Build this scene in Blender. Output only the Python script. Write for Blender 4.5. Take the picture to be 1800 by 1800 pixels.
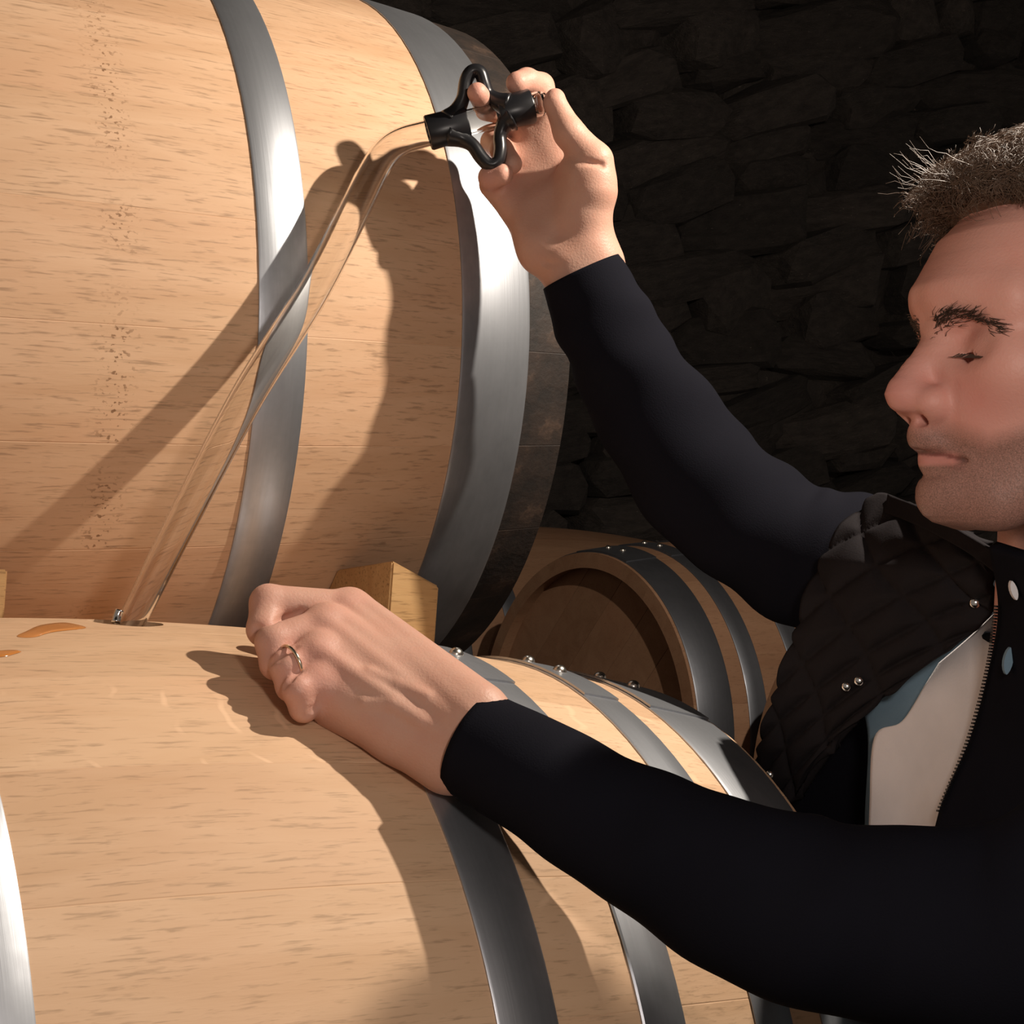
import bpy, bmesh, math, random
import numpy as np
from mathutils import Matrix, Vector
random.seed(7); np.random.seed(7)
for o in list(bpy.data.objects): bpy.data.objects.remove(o, do_unlink=True)
scene = bpy.context.scene
COL = scene.collection

# ------------------------------------------------------------------ camera
FPX = 2800.0
CAM = np.array([-0.35876, -1.01778, 0.42442])
MC = np.array([[0.83263, 0.54981, -0.0677], [-0.54938, 0.83516, 0.0264], [0.07105, 0.01521, 0.9974]])  # columns: right, forward, up
RT, FW, UP = MC[:, 0], MC[:, 1], MC[:, 2]
cam_d = bpy.data.cameras.new('camera'); cam = bpy.data.objects.new('camera', cam_d); COL.objects.link(cam)
cam_d.sensor_width = 36.0; cam_d.lens = 36.0 * FPX / 1800.0; cam_d.clip_start = 0.02
cam.matrix_world = Matrix(((RT[0], UP[0], -FW[0], CAM[0]), (RT[1], UP[1], -FW[1], CAM[1]), (RT[2], UP[2], -FW[2], CAM[2]), (0, 0, 0, 1)))
scene.camera = cam

def at(px, py, d):            # photo pixel + distance along the view axis -> world point
    return CAM + d * (FW + RT * (px - 900) / FPX - UP * (py - 900) / FPX)

# ------------------------------------------------------------------ light
world = bpy.data.worlds.new('cellar_air'); scene.world = world; world.use_nodes = True
bgn = world.node_tree.nodes['Background']; bgn.inputs[0].default_value = (1.0, 0.83, 0.70, 1); bgn.inputs[1].default_value = 0.17
ld = bpy.data.lights.new('work_lamp', 'POINT'); ld.energy = 52; ld.color = (1.0, 0.89, 0.76); ld.shadow_soft_size = 0.012
lamp = bpy.data.objects.new('work_lamp', ld); COL.objects.link(lamp); lamp.location = tuple(at(2450, -850, 1.06))
l2 = bpy.data.lights.new('fill_light', 'POINT'); l2.energy = 7; l2.color = (1.0, 0.88, 0.80); l2.shadow_soft_size = 0.04  # unseen fill light, added to lift the face and chest
fill_obj = bpy.data.objects.new('fill_light', l2); COL.objects.link(fill_obj); fill_obj.location = tuple(CAM + .16 * RT + .10 * UP + .22 * FW)
vs = scene.view_settings; vs.view_transform = 'Standard'; vs.look = 'None'; vs.gamma = 1.0; vs.use_curve_mapping = False; vs.exposure = 0.0
FLOOR = -1.12

# ------------------------------------------------------------------ helpers
def mesh_obj(name, verts, faces, mat=None, parent=None, smooth=True, mw=None):
    me = bpy.data.meshes.new(name)
    me.from_pydata([tuple(map(float, v)) for v in verts], [], [tuple(map(int, f)) for f in faces])
    me.update()
    if smooth:
        me.polygons.foreach_set('use_smooth', [True] * len(me.polygons))
    o = bpy.data.objects.new(name, me); COL.objects.link(o)
    if mat: me.materials.append(mat)
    if parent: o.parent = parent
    if mw is not None: o.matrix_local = mw
    return o
def bm_obj(name, bm, mat=None, parent=None, smooth=False):
    me = bpy.data.meshes.new(name); bm.to_mesh(me); bm.free()
    if smooth: me.polygons.foreach_set('use_smooth', [True] * len(me.polygons))
    o = bpy.data.objects.new(name, me); COL.objects.link(o)
    if mat: me.materials.append(mat)
    if parent: o.parent = parent
    return o
def share(name, me, parent, mw=None):
    o = bpy.data.objects.new(name, me); COL.objects.link(o); o.parent = parent
    if mw is not None: o.matrix_local = mw
    return o
def tag(o, label, cat, group=None):
    o['label'] = label; o['category'] = cat
    if group: o['group'] = group
    return o
def struct(o): o['kind'] = 'structure'; return o
def empty(name, loc=(0, 0, 0), mw=None):
    o = bpy.data.objects.new(name, None); COL.objects.link(o); o.empty_display_size = .1
    if mw is not None: o.matrix_world = mw
    else: o.location = loc
    return o
def nrm(v): v = np.asarray(v, float); return v / (np.linalg.norm(v) + 1e-12)
def catmull(P, n):
    P = np.asarray(P, float); Q = np.vstack([2 * P[0] - P[1], P, 2 * P[-1] - P[-2]])
    m = len(P) - 1; out = []
    for i in range(n):
        t = i / (n - 1) * m; k = min(int(t), m - 1); u = t - k
        a, b, c, d = Q[k], Q[k + 1], Q[k + 2], Q[k + 3]
        out.append(.5 * ((2 * b) + (c - a) * u + (2 * a - 5 * b + 4 * c - d) * u * u + (3 * b - a - 3 * c + d) * u ** 3))
    return np.array(out)
def frames(path, ref=None):
    T = np.gradient(path, axis=0); T /= np.linalg.norm(T, axis=1)[:, None] + 1e-12
    n = np.cross(T[0], ref if ref is not None else (0, 0, 1)); n = nrm(n if np.linalg.norm(n) > 1e-3 else np.cross(T[0], (1, 0, 0)))
    N = []
    for t in T:
        n = nrm(n - t * (n @ t)); N.append(n)
    N = np.array(N); return T, N, np.cross(T, N)
def tube_data(path, rad, seg=24, flat=1.0, caps=True, ref=None, disp=None):
    path = np.asarray(path); T, N, B = frames(path, ref)
    a = np.linspace(0, 2 * np.pi, seg, endpoint=False); V = []; F = []
    rad = np.broadcast_to(np.asarray(rad, float), (len(path),))
    for i in range(len(path)):
        r = rad[i] * np.ones(seg)
        if disp is not None: r = r * (1 + disp(i / (len(path) - 1), a))
        V.append(path[i] + np.outer(r * np.cos(a), N[i]) + np.outer(r * np.sin(a) * flat, B[i]))
    V = np.vstack(V)
    for i in range(len(path) - 1):
        for j in range(seg):
            k = (j + 1) % seg; F.append((i * seg + j, i * seg + k, (i + 1) * seg + k, (i + 1) * seg + j))
    if caps:
        F.append(tuple(range(seg))[::-1]); F.append(tuple((len(path) - 1) * seg + j for j in range(seg)))
    return V, F
def merge(*parts):
    V = []; F = []; n = 0
    for v, f in parts:
        V.append(np.asarray(v)); F += [tuple(i + n for i in ff) for ff in f]; n += len(v)
    return np.vstack(V), F

# --- signed distance fields meshed with surface nets (hands, head)
class Field:
    def __init__(s, lo, hi, h):
        s.lo = np.asarray(lo, float); s.h = h; s.n = np.ceil((np.asarray(hi) - s.lo) / h).astype(int) + 1
        s.d = np.full(s.n, .03, np.float32)
    def blank(s):
        q = Field(s.lo, s.lo, s.h); q.n = s.n; q.d = np.full(s.n, .03, np.float32); return q
    def _win(s, a, b, pad):
        i0 = np.clip(((a - pad - s.lo) / s.h).astype(int), 0, s.n - 1); i1 = np.clip(((b + pad - s.lo) / s.h).astype(int) + 2, 1, s.n)
        sl = tuple(slice(x, y) for x, y in zip(i0, i1))
        G = [s.lo[k] + s.h * np.arange(i0[k], i1[k]) for k in range(3)]
        return sl, np.stack(np.meshgrid(*G, indexing='ij'), -1)
    def _comb(s, sl, d, k, sub):
        a = s.d[sl]
        if sub:
            d = -d; h = np.maximum(k - np.abs(a - d), 0) / k; s.d[sl] = np.maximum(a, d) + h * h * k * .25
        else:
            h = np.maximum(k - np.abs(a - d), 0) / k; s.d[sl] = np.minimum(a, d) - h * h * k * .25
    def cone(s, a, b, ra, rb, k=.004, sub=False):
        a = np.asarray(a, float); b = np.asarray(b, float); R = max(ra, rb)
        sl, G = s._win(np.minimum(a, b) - R, np.maximum(a, b) + R, k + .012)
        ab = b - a; L2 = ab @ ab + 1e-12
        t = np.clip(((G - a) @ ab) / L2, 0, 1)
        d = np.linalg.norm(G - a - t[..., None] * ab, axis=-1) - (ra + (rb - ra) * t)
        s._comb(sl, d.astype(np.float32), k, sub)
    def ell(s, c, r, axes=None, k=.006, sub=False):
        c = np.asarray(c, float); r = np.asarray(r, float); R = r.max()
        sl, G = s._win(c - R, c + R, k + .012); q = G - c
        if axes is not None: q = q @ np.asarray(axes).T      # rows: local axes
        k0 = np.linalg.norm(q / r, axis=-1); k1 = np.linalg.norm(q / r ** 2, axis=-1) + 1e-9
        s._comb(sl, (k0 * (k0 - 1) / k1).astype(np.float32), k, sub)
    def hit(s, px, py, d0, d1):      # first surface point of the field along a view ray
        for d in np.arange(d0, d1, .0006):
            p = at(px, py, d); i = np.round((p - s.lo) / s.h).astype(int)
            if (i >= 0).all() and (i < s.n).all() and s.d[tuple(i)] < 0: return p
        return at(px, py, d1)
    def groove(s, pts, d0, d1, r, k=.003):
        P = [s.hit(a, b, d0, d1) for a, b in pts]
        for a, b in zip(P[:-1], P[1:]): s.cone(a, b, r, r, k, True)
    def mesh(s, smooth=0):
        D = s.d; n0, n1, n2 = D.shape
        ins = D < 0
        c = [ins[i:n0 - 1 + i, j:n1 - 1 + j, k:n2 - 1 + k] for i in (0, 1) for j in (0, 1) for k in (0, 1)]
        cnt = sum(x.astype(np.int8) for x in c); mix = (cnt > 0) & (cnt < 8)
        idx = np.argwhere(mix); vid = np.full(mix.shape, -1, np.int64); vid[mix] = np.arange(len(idx))
        val = {}
        for i in (0, 1):
            for j in (0, 1):
                for k in (0, 1): val[i, j, k] = D[idx[:, 0] + i, idx[:, 1] + j, idx[:, 2] + k]
        acc = np.zeros((len(idx), 3)); w = np.zeros(len(idx))
        E = [(a, b) for a in val for b in val if a < b and sum(abs(x - y) for x, y in zip(a, b)) == 1]
        for a, b in E:
            va, vb = val[a], val[b]; m = (va < 0) != (vb < 0); t = np.where(m, va / np.where(m, va - vb, 1), 0)
            p = np.array(a)[None] + t[:, None] * (np.array(b) - np.array(a))[None]
            acc[m] += p[m]; w[m] += 1
        V = s.lo + s.h * (idx + acc / w[:, None])
        F = []
        for ax in range(3):
            u, v = (ax + 1) % 3, (ax + 2) % 3
            sl0 = [slice(1, -1)] * 3; sl0[ax] = slice(0, -1); sl1 = [slice(1, -1)] * 3; sl1[ax] = slice(1, None)
            A_ = ins[tuple(sl0)]; B_ = ins[tuple(sl1)]; e = np.argwhere(A_ != B_); flip = A_[tuple(e.T)]
            e = e + 1; e[:, ax] -= 1
            def g(du, dv):
                q = e.copy(); q[:, u] += du; q[:, v] += dv; return vid[tuple(q.T)]
            Q = np.stack([g(-1, -1), g(0, -1), g(0, 0), g(-1, 0)], 1)
            Q[~flip] = Q[~flip][:, ::-1]; F.append(Q)
        F = np.vstack(F); F = F[(F >= 0).all(1)]
        for _ in range(smooth):
            S = np.zeros_like(V); C_ = np.zeros(len(V))
            for a, b in ((0, 1), (1, 2), (2, 3), (3, 0)):
                np.add.at(S, F[:, a], V[F[:, b]]); np.add.at(C_, F[:, a], 1)
                np.add.at(S, F[:, b], V[F[:, a]]); np.add.at(C_, F[:, b], 1)
            V = .5 * V + .5 * S / C_[:, None]
        return V, F

# ------------------------------------------------------------------ materials
class NT:
    def __init__(s, name):
        s.m = bpy.data.materials.new(name); s.m.use_nodes = True; s.t = s.m.node_tree; s.b = s.t.nodes['Principled BSDF']
    def n(s, typ, **kw):
        x = s.t.nodes.new('ShaderNode' + typ)
        for k, v in kw.items():
            if hasattr(x, k): setattr(x, k, v)
            else: x.inputs[k.replace('_', ' ')].default_value = v
        return x
    def l(s, a, b): s.t.links.new(a, b)
    def set(s, **kw):
        for k, v in kw.items(): s.b.inputs[k.replace('_', ' ')].default_value = v
        return s
    def ramp(s, fac, stops):
        r = s.n('ValToRGB'); e = r.color_ramp.elements
        while len(e) < len(stops): e.new(.5)
        for x, (p, c) in zip(e, stops): x.position = p; x.color = (*c, 1) if len(c) == 3 else c
        s.l(fac, r.inputs[0]); return r.outputs[0]
    def mix(s, fac, a, b, mode='MIX'):
        x = s.n('Mix', data_type='RGBA', blend_type=mode)
        for sock, v in ((x.inputs[0], fac), (x.inputs[6], a), (x.inputs[7], b)):
            if hasattr(v, 'links'): s.l(v, sock)
            elif isinstance(v, (int, float)): sock.default_value = v
            else: sock.default_value = (*v, 1)
        return x.outputs[2]
    def math(s, op, a, b=None, c=None, clamp=False):
        x = s.n('Math', operation=op, use_clamp=clamp)
        for i, v in enumerate((a, b, c)):
            if v is None: continue
            if hasattr(v, 'links'): s.l(v, x.inputs[i])
            else: x.inputs[i].default_value = v
        return x.outputs[0]
    def noise(s, vec, scale, detail=4, rough=.55, dist=0):
        x = s.n('TexNoise'); x.inputs['Scale'].default_value = scale; x.inputs['Detail'].default_value = detail
        x.inputs['Roughness'].default_value = rough; x.inputs['Distortion'].default_value = dist
        if vec is not None: s.l(vec, x.inputs['Vector'])
        return x.outputs[0]
    def mapping(s, vec, scale=(1, 1, 1), loc=None):
        x = s.n('Mapping'); x.inputs['Scale'].default_value = scale; s.l(vec, x.inputs['Vector'])
        if loc is not None: s.l(loc, x.inputs['Location'])
        return x.outputs[0]
    def bump(s, h, strength=.3, dist=.002):
        x = s.n('Bump'); x.inputs['Strength'].default_value = strength; x.inputs['Distance'].default_value = dist
        s.l(h, x.inputs['Height']); s.l(x.outputs[0], s.b.inputs['Normal'])

def wood_mat(name, light, dark, pore=.55, specks=None, rough=.62, flecks=False):
    M = NT(name); tc = M.n('TexCoord'); oi = M.n('ObjectInfo')
    off = M.n('CombineXYZ'); r = oi.outputs['Random']
    M.l(M.math('MULTIPLY', r, 37.0), off.inputs[0]); M.l(M.math('MULTIPLY', r, 91.0), off.inputs[1]); M.l(M.math('MULTIPLY', r, 53.0), off.inputs[2])
    obj = tc.outputs['Object']
    broad = M.noise(M.mapping(obj, (3.2, 22, 22), off.outputs[0]), 1.0, 5, .6, 1.2)
    fine = M.noise(M.mapping(obj, (36, 430, 430), off.outputs[0]), 1.0, 3, .62, .3)
    blot = M.noise(M.mapping(obj, (5, 9, 9), off.outputs[0]), 1.0, 3, .5, .4)
    c = M.mix(M.ramp(broad, [(.30, (0, 0, 0)), (.72, (1, 1, 1))]), light, dark)
    c = M.mix(M.math('MULTIPLY', M.ramp(blot, [(.45, (0, 0, 0)), (.75, (1, 1, 1))]), .35), c, tuple(x * y for x, y in zip(light, (.88, .72, .66))))
    c = M.mix(M.math('MULTIPLY', M.ramp(fine, [(.545, (0, 0, 0)), (.69, (1, 1, 1))]), pore), c, tuple(x * .42 for x in dark))
    tone = M.math('MULTIPLY_ADD', r, .11, .935)
    cc = M.n('CombineXYZ'); M.l(tone, cc.inputs[0]); M.l(M.math('MULTIPLY_ADD', r, .13, .93), cc.inputs[1]); M.l(M.math('MULTIPLY_ADD', r, .15, .92), cc.inputs[2])
    c = M.mix(1.0, c, cc.outputs[0], 'MULTIPLY')
    sx = M.n('SeparateXYZ'); M.l(obj, sx.inputs[0])
    if flecks:      # pale medullary rays of quarter-sawn oak
        wv = M.n('TexWave', wave_type='RINGS', rings_direction='Y'); wv.inputs['Scale'].default_value = 3.2; wv.inputs['Distortion'].default_value = 1.2
        wv.inputs['Detail'].default_value = 0; wv.inputs['Detail Scale'].default_value = 1.4
        M.l(M.mapping(obj, (5.5, 14, 14), off.outputs[0]), wv.inputs[0])
        gate = M.noise(M.mapping(obj, (4, 16, 16), off.outputs[0]), 1.3, 2)
        m = M.math('MULTIPLY', M.ramp(wv.outputs[1], [(.955, (0, 0, 0)), (1.0, (1, 1, 1))]), M.ramp(gate, [(.58, (0, 0, 0)), (.66, (1, 1, 1))]))
        c = M.mix(M.math('MULTIPLY', m, .55), c, tuple(min(1, x * 1.25) for x in light))
    if specks:      # band of small dark worm/spray specks running round the cask
        d = M.math('ABSOLUTE', M.math('SUBTRACT', sx.outputs[0], specks))
        band = M.math('SUBTRACT', 1.0, M.math('DIVIDE', d, .02), clamp=True)
        sp = M.noise(M.mapping(obj, (230, 330, 330), off.outputs[0]), 1.0, 2, .5)
        patch = M.noise(M.mapping(obj, (8, 12, 12), off.outputs[0]), 1.0, 2, .5)
        k = M.math('MULTIPLY', M.ramp(sp, [(.585, (0, 0, 0)), (.64, (1, 1, 1))]), M.math('MULTIPLY', M.ramp(patch, [(.38, (0, 0, 0)), (.55, (1, 1, 1))]), band))
        c = M.mix(M.math('MULTIPLY', k, .8), c, (.16, .07, .025))
    M.l(c, M.b.inputs['Base Color']); M.set(Roughness=rough)
    M.b.inputs['Specular IOR Level'].default_value = .25
    M.bump(fine, .12, .001); return M.m
OAK = wood_mat('new_oak', (.74, .495, .315), (.64, .405, .24), .45, flecks=True)
OAKB = wood_mat('old_oak', (.71, .465, .295), (.59, .355, .205), .55, specks=.062)
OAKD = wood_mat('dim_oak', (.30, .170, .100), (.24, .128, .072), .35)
BLOCK = wood_mat('block_wood', (.56, .35, .16), (.40, .22, .09), .7, rough=.75)
def dark_chime():
    M = NT('stained_chime'); tc = M.n('TexCoord'); n1 = M.noise(tc.outputs['Object'], 26, 6, .65); n2 = M.noise(tc.outputs['Object'], 90, 3)
    c = M.ramp(n1, [(.34, (.008, .006, .005)), (.54, (.032, .019, .013)), (.72, (.13, .075, .048))])
    M.l(M.mix(M.math('MULTIPLY', n2, .4), c, (.03, .02, .015)), M.b.inputs['Base Color']); M.set(Roughness=.7); M.bump(n1, .5, .004); return M.m
CHIME = dark_chime()
def hoop_mat(name, base, rough=.30):
    M = NT(name); tc = M.n('TexCoord'); oi = M.n('ObjectInfo'); ob = tc.outputs['Object']
    off = M.n('CombineXYZ'); M.l(M.math('MULTIPLY', oi.outputs['Random'], 41.0), off.inputs[0])
    br = M.noise(M.mapping(ob, (420, 9, 9), off.outputs[0]), 1.0, 3, .6)
    bl = M.noise(M.mapping(ob, (22, 14, 14), off.outputs[0]), 1.0, 4, .6)
    c = M.mix(M.ramp(bl, [(.35, (0, 0, 0)), (.70, (1, 1, 1))]), base, tuple(x * .62 for x in base))
    c = M.mix(M.math('MULTIPLY', br, .35), c, tuple(x * .5 for x in base))
    M.l(c, M.b.inputs['Base Color']); M.set(Metallic=.87)
    M.l(M.math('MULTIPLY_ADD', bl, .22, rough - .08), M.b.inputs['Roughness']); M.bump(br, .10, .0006); return M.m
HOOP = hoop_mat('galvanised_hoop', (.54, .56, .60), .40)
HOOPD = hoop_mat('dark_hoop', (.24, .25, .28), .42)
RIVET = NT('rivet_steel').set(Base_Color=(.72, .68, .62, 1), Metallic=1.0, Roughness=.28).m
GLASS = NT('clear_glass').set(Base_Color=(1.0, .985, .96, 1), Roughness=.0, IOR=1.47, Transmission_Weight=1.0).m
RUBBER = NT('black_rubber').set(Base_Color=(.012, .012, .014, 1), Roughness=.33).m
CHROME = NT('chrome').set(Base_Color=(.8, .8, .78, 1), Metallic=1.0, Roughness=.12).m
GOLD = NT('white_gold').set(Base_Color=(.85, .72, .55, 1), Metallic=1.0, Roughness=.18).m
DARK = NT('bore_dark').set(Base_Color=(.02, .012, .008, 1), Roughness=.8).m
PUD = NT('wine_wet').set(Base_Color=(.52, .20, .05, 1), Roughness=.12).m
def skin_mat():
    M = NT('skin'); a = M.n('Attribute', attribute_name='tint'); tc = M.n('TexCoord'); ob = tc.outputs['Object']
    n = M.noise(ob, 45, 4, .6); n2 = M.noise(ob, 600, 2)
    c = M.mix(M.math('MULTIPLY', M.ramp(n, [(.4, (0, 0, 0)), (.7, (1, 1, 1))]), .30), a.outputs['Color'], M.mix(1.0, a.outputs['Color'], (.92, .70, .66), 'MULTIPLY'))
    # stubble: alpha channel carries the beard
    st = M.noise(ob, 1300, 3, .7)
    f = M.math('MULTIPLY', a.outputs['Alpha'], M.ramp(st, [(.30, (.45, .45, .45)), (.65, (1, 1, 1))]))
    c = M.mix(M.math('MULTIPLY', f, .80), c, (.095, .062, .044))
    M.l(c, M.b.inputs['Base Color']); M.set(Roughness=.50)
    M.b.inputs['Specular IOR Level'].default_value = .35
    M.b.inputs['Subsurface Weight'].default_value = .12; M.b.inputs['Subsurface Radius'].default_value = (1.0, .35, .2); M.b.inputs['Subsurface Scale'].default_value = .006
    M.bump(M.math('ADD', n2, M.math('MULTIPLY', n, .6)), .22, .0012); return M.m
SKIN = skin_mat()
def cloth(name, col, scale=900, rough=.9, sheen=.15):
    M = NT(name); tc = M.n('TexCoord'); n = M.noise(tc.outputs['Object'], scale, 2); n2 = M.noise(tc.outputs['Object'], 14, 3)
    M.l(M.mix(n2, tuple(x * .8 for x in col), tuple(x * 1.2 for x in col)), M.b.inputs['Base Color']); M.set(Roughness=rough)
    M.b.inputs['Sheen Weight'].default_value = sheen; M.b.inputs['Specular IOR Level'].default_value = .05; M.bump(n, .3, .0008); return M.m
NAVY = cloth('navy_knit', (.0085, .0085, .0125), sheen=0)
VEST = cloth('black_quilt', (.020, .0175, .019), 700, .75, 0)
WHITE = cloth('white_lining', (.86, .82, .82), 700, .85, .05)
BLUE = cloth('pale_blue_shirt', (.20, .30, .38), 700, .85, .05)
JEANS = cloth('dark_trousers', (.015, .018, .03), 700)
SHOE = NT('shoe_leather').set(Base_Color=(.02, .013, .01, 1), Roughness=.4).m
HAIR = NT('brown_hair').set(Base_Color=(.135, .080, .050, 1), Roughness=.5).m
BROW = NT('brow_hair').set(Base_Color=(.07, .042, .028, 1), Roughness=.6).m
EYE = NT('eye_white').set(Base_Color=(.55, .48, .44, 1), Roughness=.12).m
IRIS = NT('iris').set(Base_Color=(.035, .022, .014, 1), Roughness=.08).m
def rock_mat(name, a, b):
    M = NT(name); tc = M.n('TexCoord'); oi = M.n('ObjectInfo'); off = M.n('CombineXYZ'); M.l(M.math('MULTIPLY', oi.outputs['Random'], 33.0), off.inputs[0])
    v = M.mapping(tc.outputs['Object'], (1, 1, 1), off.outputs[0])
    n = M.noise(v, 9, 7, .68); n2 = M.noise(v, 46, 4, .6)
    c = M.mix(M.ramp(n, [(.35, (0, 0, 0)), (.7, (1, 1, 1))]), a, b)
    c = M.mix(M.ramp(n2, [(.66, (0, 0, 0)), (.74, (1, 1, 1))]), c, tuple(min(1, x * 3.2) for x in b))
    t = M.math('MULTIPLY_ADD', oi.outputs['Random'], .7, .65); cc = M.n('CombineXYZ')
    for i in range(3): M.l(t, cc.inputs[i])
    M.l(M.mix(1.0, c, cc.outputs[0], 'MULTIPLY'), M.b.inputs['Base Color']); M.set(Roughness=.85); M.bump(M.math('ADD', n, M.math('MULTIPLY', n2, .4)), .8, .02); return M.m
ROCK = rock_mat('cellar_rock', (.028, .022, .019), (.066, .053, .045))
PLASTER = rock_mat('dark_plaster', (.05, .038, .036), (.06, .047, .044))
GROUND = rock_mat('cellar_ground', (.06, .045, .035), (.10, .075, .055))

# ------------------------------------------------------------------ the setting
def box_data(x0, x1, y0, y1, z0, z1):
    V = [(x, y, z) for x in (x0, x1) for y in (y0, y1) for z in (z0, z1)]
    F = [(0, 1, 3, 2), (4, 6, 7, 5), (0, 4, 5, 1), (2, 3, 7, 6), (0, 2, 6, 4), (1, 5, 7, 3)]
    return V, F
YW = 2.75
struct(mesh_obj('floor', *box_data(-2.5, 8.0, -3.0, YW + .3, FLOOR - .1, FLOOR), GROUND, smooth=False))
g = np.random.RandomState(3)
nx, nz = 90, 46
X = np.linspace(-2.5, 8, nx); Z = np.linspace(FLOOR, 3.0, nz)
V = [(x, YW + .05 * math.sin(3 * x + 2 * z) * math.sin(5 * z - x) + .02 * g.randn(), z) for z in Z for x in X]
F = [(j * nx + i, j * nx + i + 1, (j + 1) * nx + i + 1, (j + 1) * nx + i) for j in range(nz - 1) for i in range(nx - 1)]
wall = struct(mesh_obj('wall_back', V, F, ROCK, smooth=False))
def stone_mesh(k):
    rs = np.random.RandomState(100 + k); bm = bmesh.new(); bmesh.ops.create_icosphere(bm, subdivisions=2, radius=1)
    for v in bm.verts:
        c = np.array(v.co); c = np.sign(c) * np.abs(c) ** .55; c *= 1 + .10 * math.sin(4 * c[0] + k) + .13 * rs.randn() * .6
        v.co = (c[0] * .5, c[1] * .5, c[2] * .5)
    me = bpy.data.meshes.new('stone'); bm.to_mesh(me); bm.free(); me.materials.append(ROCK); return me
SM = [stone_mesh(k) for k in range(8)]
rs = np.random.RandomState(11); sl = math.tan(math.radians(17)); n = 0
spots = []
for row in range(-34, 34):
    x = -2.2 + rs.rand() * .3
    hgt = .10 + .07 * rs.rand()
    while x < 7.0:
        w = .22 + .40 * rs.rand(); z = -.2 + row * .118 + (x - 1) * sl * .9
        m = Matrix.Translation((x + w / 2, YW - .02 + .05 * rs.rand(), z)) @ Matrix.Rotation(-math.atan(sl * .9) + .12 * rs.randn(), 4, 'Y') @ Matrix.Rotation(.15 * rs.randn(), 4, 'Z') @ Matrix.Diagonal((w * 1.05, .16 + .12 * rs.rand(), hgt * (.9 + .5 * rs.rand()), 1))
        q = np.array([x + w / 2, YW, z]) - CAM; d = q @ FW; u, v = 900 + FPX * (q @ RT) / d, 900 - FPX * (q @ UP) / d
        if -.6 < z < 2.9: spots.append((math.hypot(u - 1300, v - 450), SM[rs.randint(8)], m))
        x += w * (.92 + .12 * rs.rand())
spots.sort(key=lambda t: t[0])
for _, me, m in spots[:290]: share('stone', me, wall, m)
rest = bmesh.new()          # the stones farther along the wall
for _, me, m in spots[290:]:
    t_ = bmesh.new(); t_.from_mesh(me); t_.transform(m); tm = bpy.data.meshes.new('t'); t_.to_mesh(tm); t_.free(); rest.from_mesh(tm); bpy.data.meshes.remove(tm)
rest_o = bm_obj('stones', rest, ROCK, wall); rest_o['kind'] = 'stuff'
struct(mesh_obj('trim_1', *box_data(-.75, .80, -.20, YW, FLOOR, -.3525), GROUND, smooth=False))
struct(mesh_obj('trim_2', *box_data(1.0, 4.6, .10, YW, FLOOR, -.2525), GROUND, smooth=False))
struct(mesh_obj('ceiling', *box_data(-2.5, 8.0, -3.0, YW + .3, 3.0, 3.1), ROCK, smooth=False))

# ------------------------------------------------------------------ barrels
NST = 26
def prof(R, t): return lambda x: R - t * (x / .46) ** 2
def stave_mesh(name, R, t, hl, mat, chime=None, hole=None, nst=NST):
    pr = prof(R, t); th = .026; A = math.pi / nst
    xs = [-hl + 2 * hl * i / 36 for i in range(37)]
    an = [-A, -A * .985, -A * .5, 0, A * .5, A * .985, A]
    V = []; F = []; m = len(an)
    for x in xs:
        ro = pr(x)
        for i, a in enumerate(an):
            r = ro - (.00025 if i in (0, m - 1) else 0)
            V.append((x, r * math.sin(a), r * math.cos(a)))
        for a in reversed(an):
            V.append((x, (ro - th) * math.sin(a), (ro - th) * math.cos(a)))
    k = 2 * m; mi = []
    for i in range(len(xs) - 1):
        for j in range(k):
            F.append((i * k + j, (i + 1) * k + j, (i + 1) * k + (j + 1) % k, i * k + (j + 1) % k))
            mi.append(1 if chime and abs((xs[i] + xs[i + 1]) / 2) > chime else 0)
    F.append(tuple(range(k))); F.append(tuple((len(xs) - 1) * k + j for j in reversed(range(k)))); mi += [1 if chime else 0] * 2
    me = bpy.data.meshes.new(name); me.from_pydata(V, [], F); me.materials.append(mat)
    if chime: me.materials.append(CHIME)
    me.update(); me.polygons.foreach_set('material_index', mi)
    bm = bmesh.new(); bm.from_mesh(me); bmesh.ops.recalc_face_normals(bm, faces=bm.faces); bm.to_mesh(me); bm.free()
    sm = [p.normal.length > 0 and len(p.vertices) == 4 for p in me.polygons]; me.polygons.foreach_set('use_smooth', sm)
    me.set_sharp_from_angle(angle=math.radians(11))
    if hole is not None:
        tmp = bpy.data.objects.new('t', me); COL.objects.link(tmp)
        bm = bmesh.new(); bmesh.ops.create_cone(bm, cap_ends=True, segments=40, radius1=.025, radius2=.025, depth=.2)
        bmesh.ops.translate(bm, verts=bm.verts, vec=(hole, 0, R))
        me2 = bpy.data.meshes.new('c'); bm.to_mesh(me2); bm.free(); cut = bpy.data.objects.new('c', me2); COL.objects.link(cut)
        md = tmp.modifiers.new('b', 'BOOLEAN'); md.operation = 'DIFFERENCE'; md.object = cut; md.solver = 'EXACT'
        dg = bpy.context.evaluated_depsgraph_get(); me3 = bpy.data.meshes.new_from_object(tmp.evaluated_get(dg))
        bpy.data.objects.remove(tmp); bpy.data.objects.remove(cut); me3.name = name; me3.polygons.foreach_set('use_smooth', [True] * len(me3.polygons)); me3.set_sharp_from_angle(angle=math.radians(11)); return me3
    return me
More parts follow.
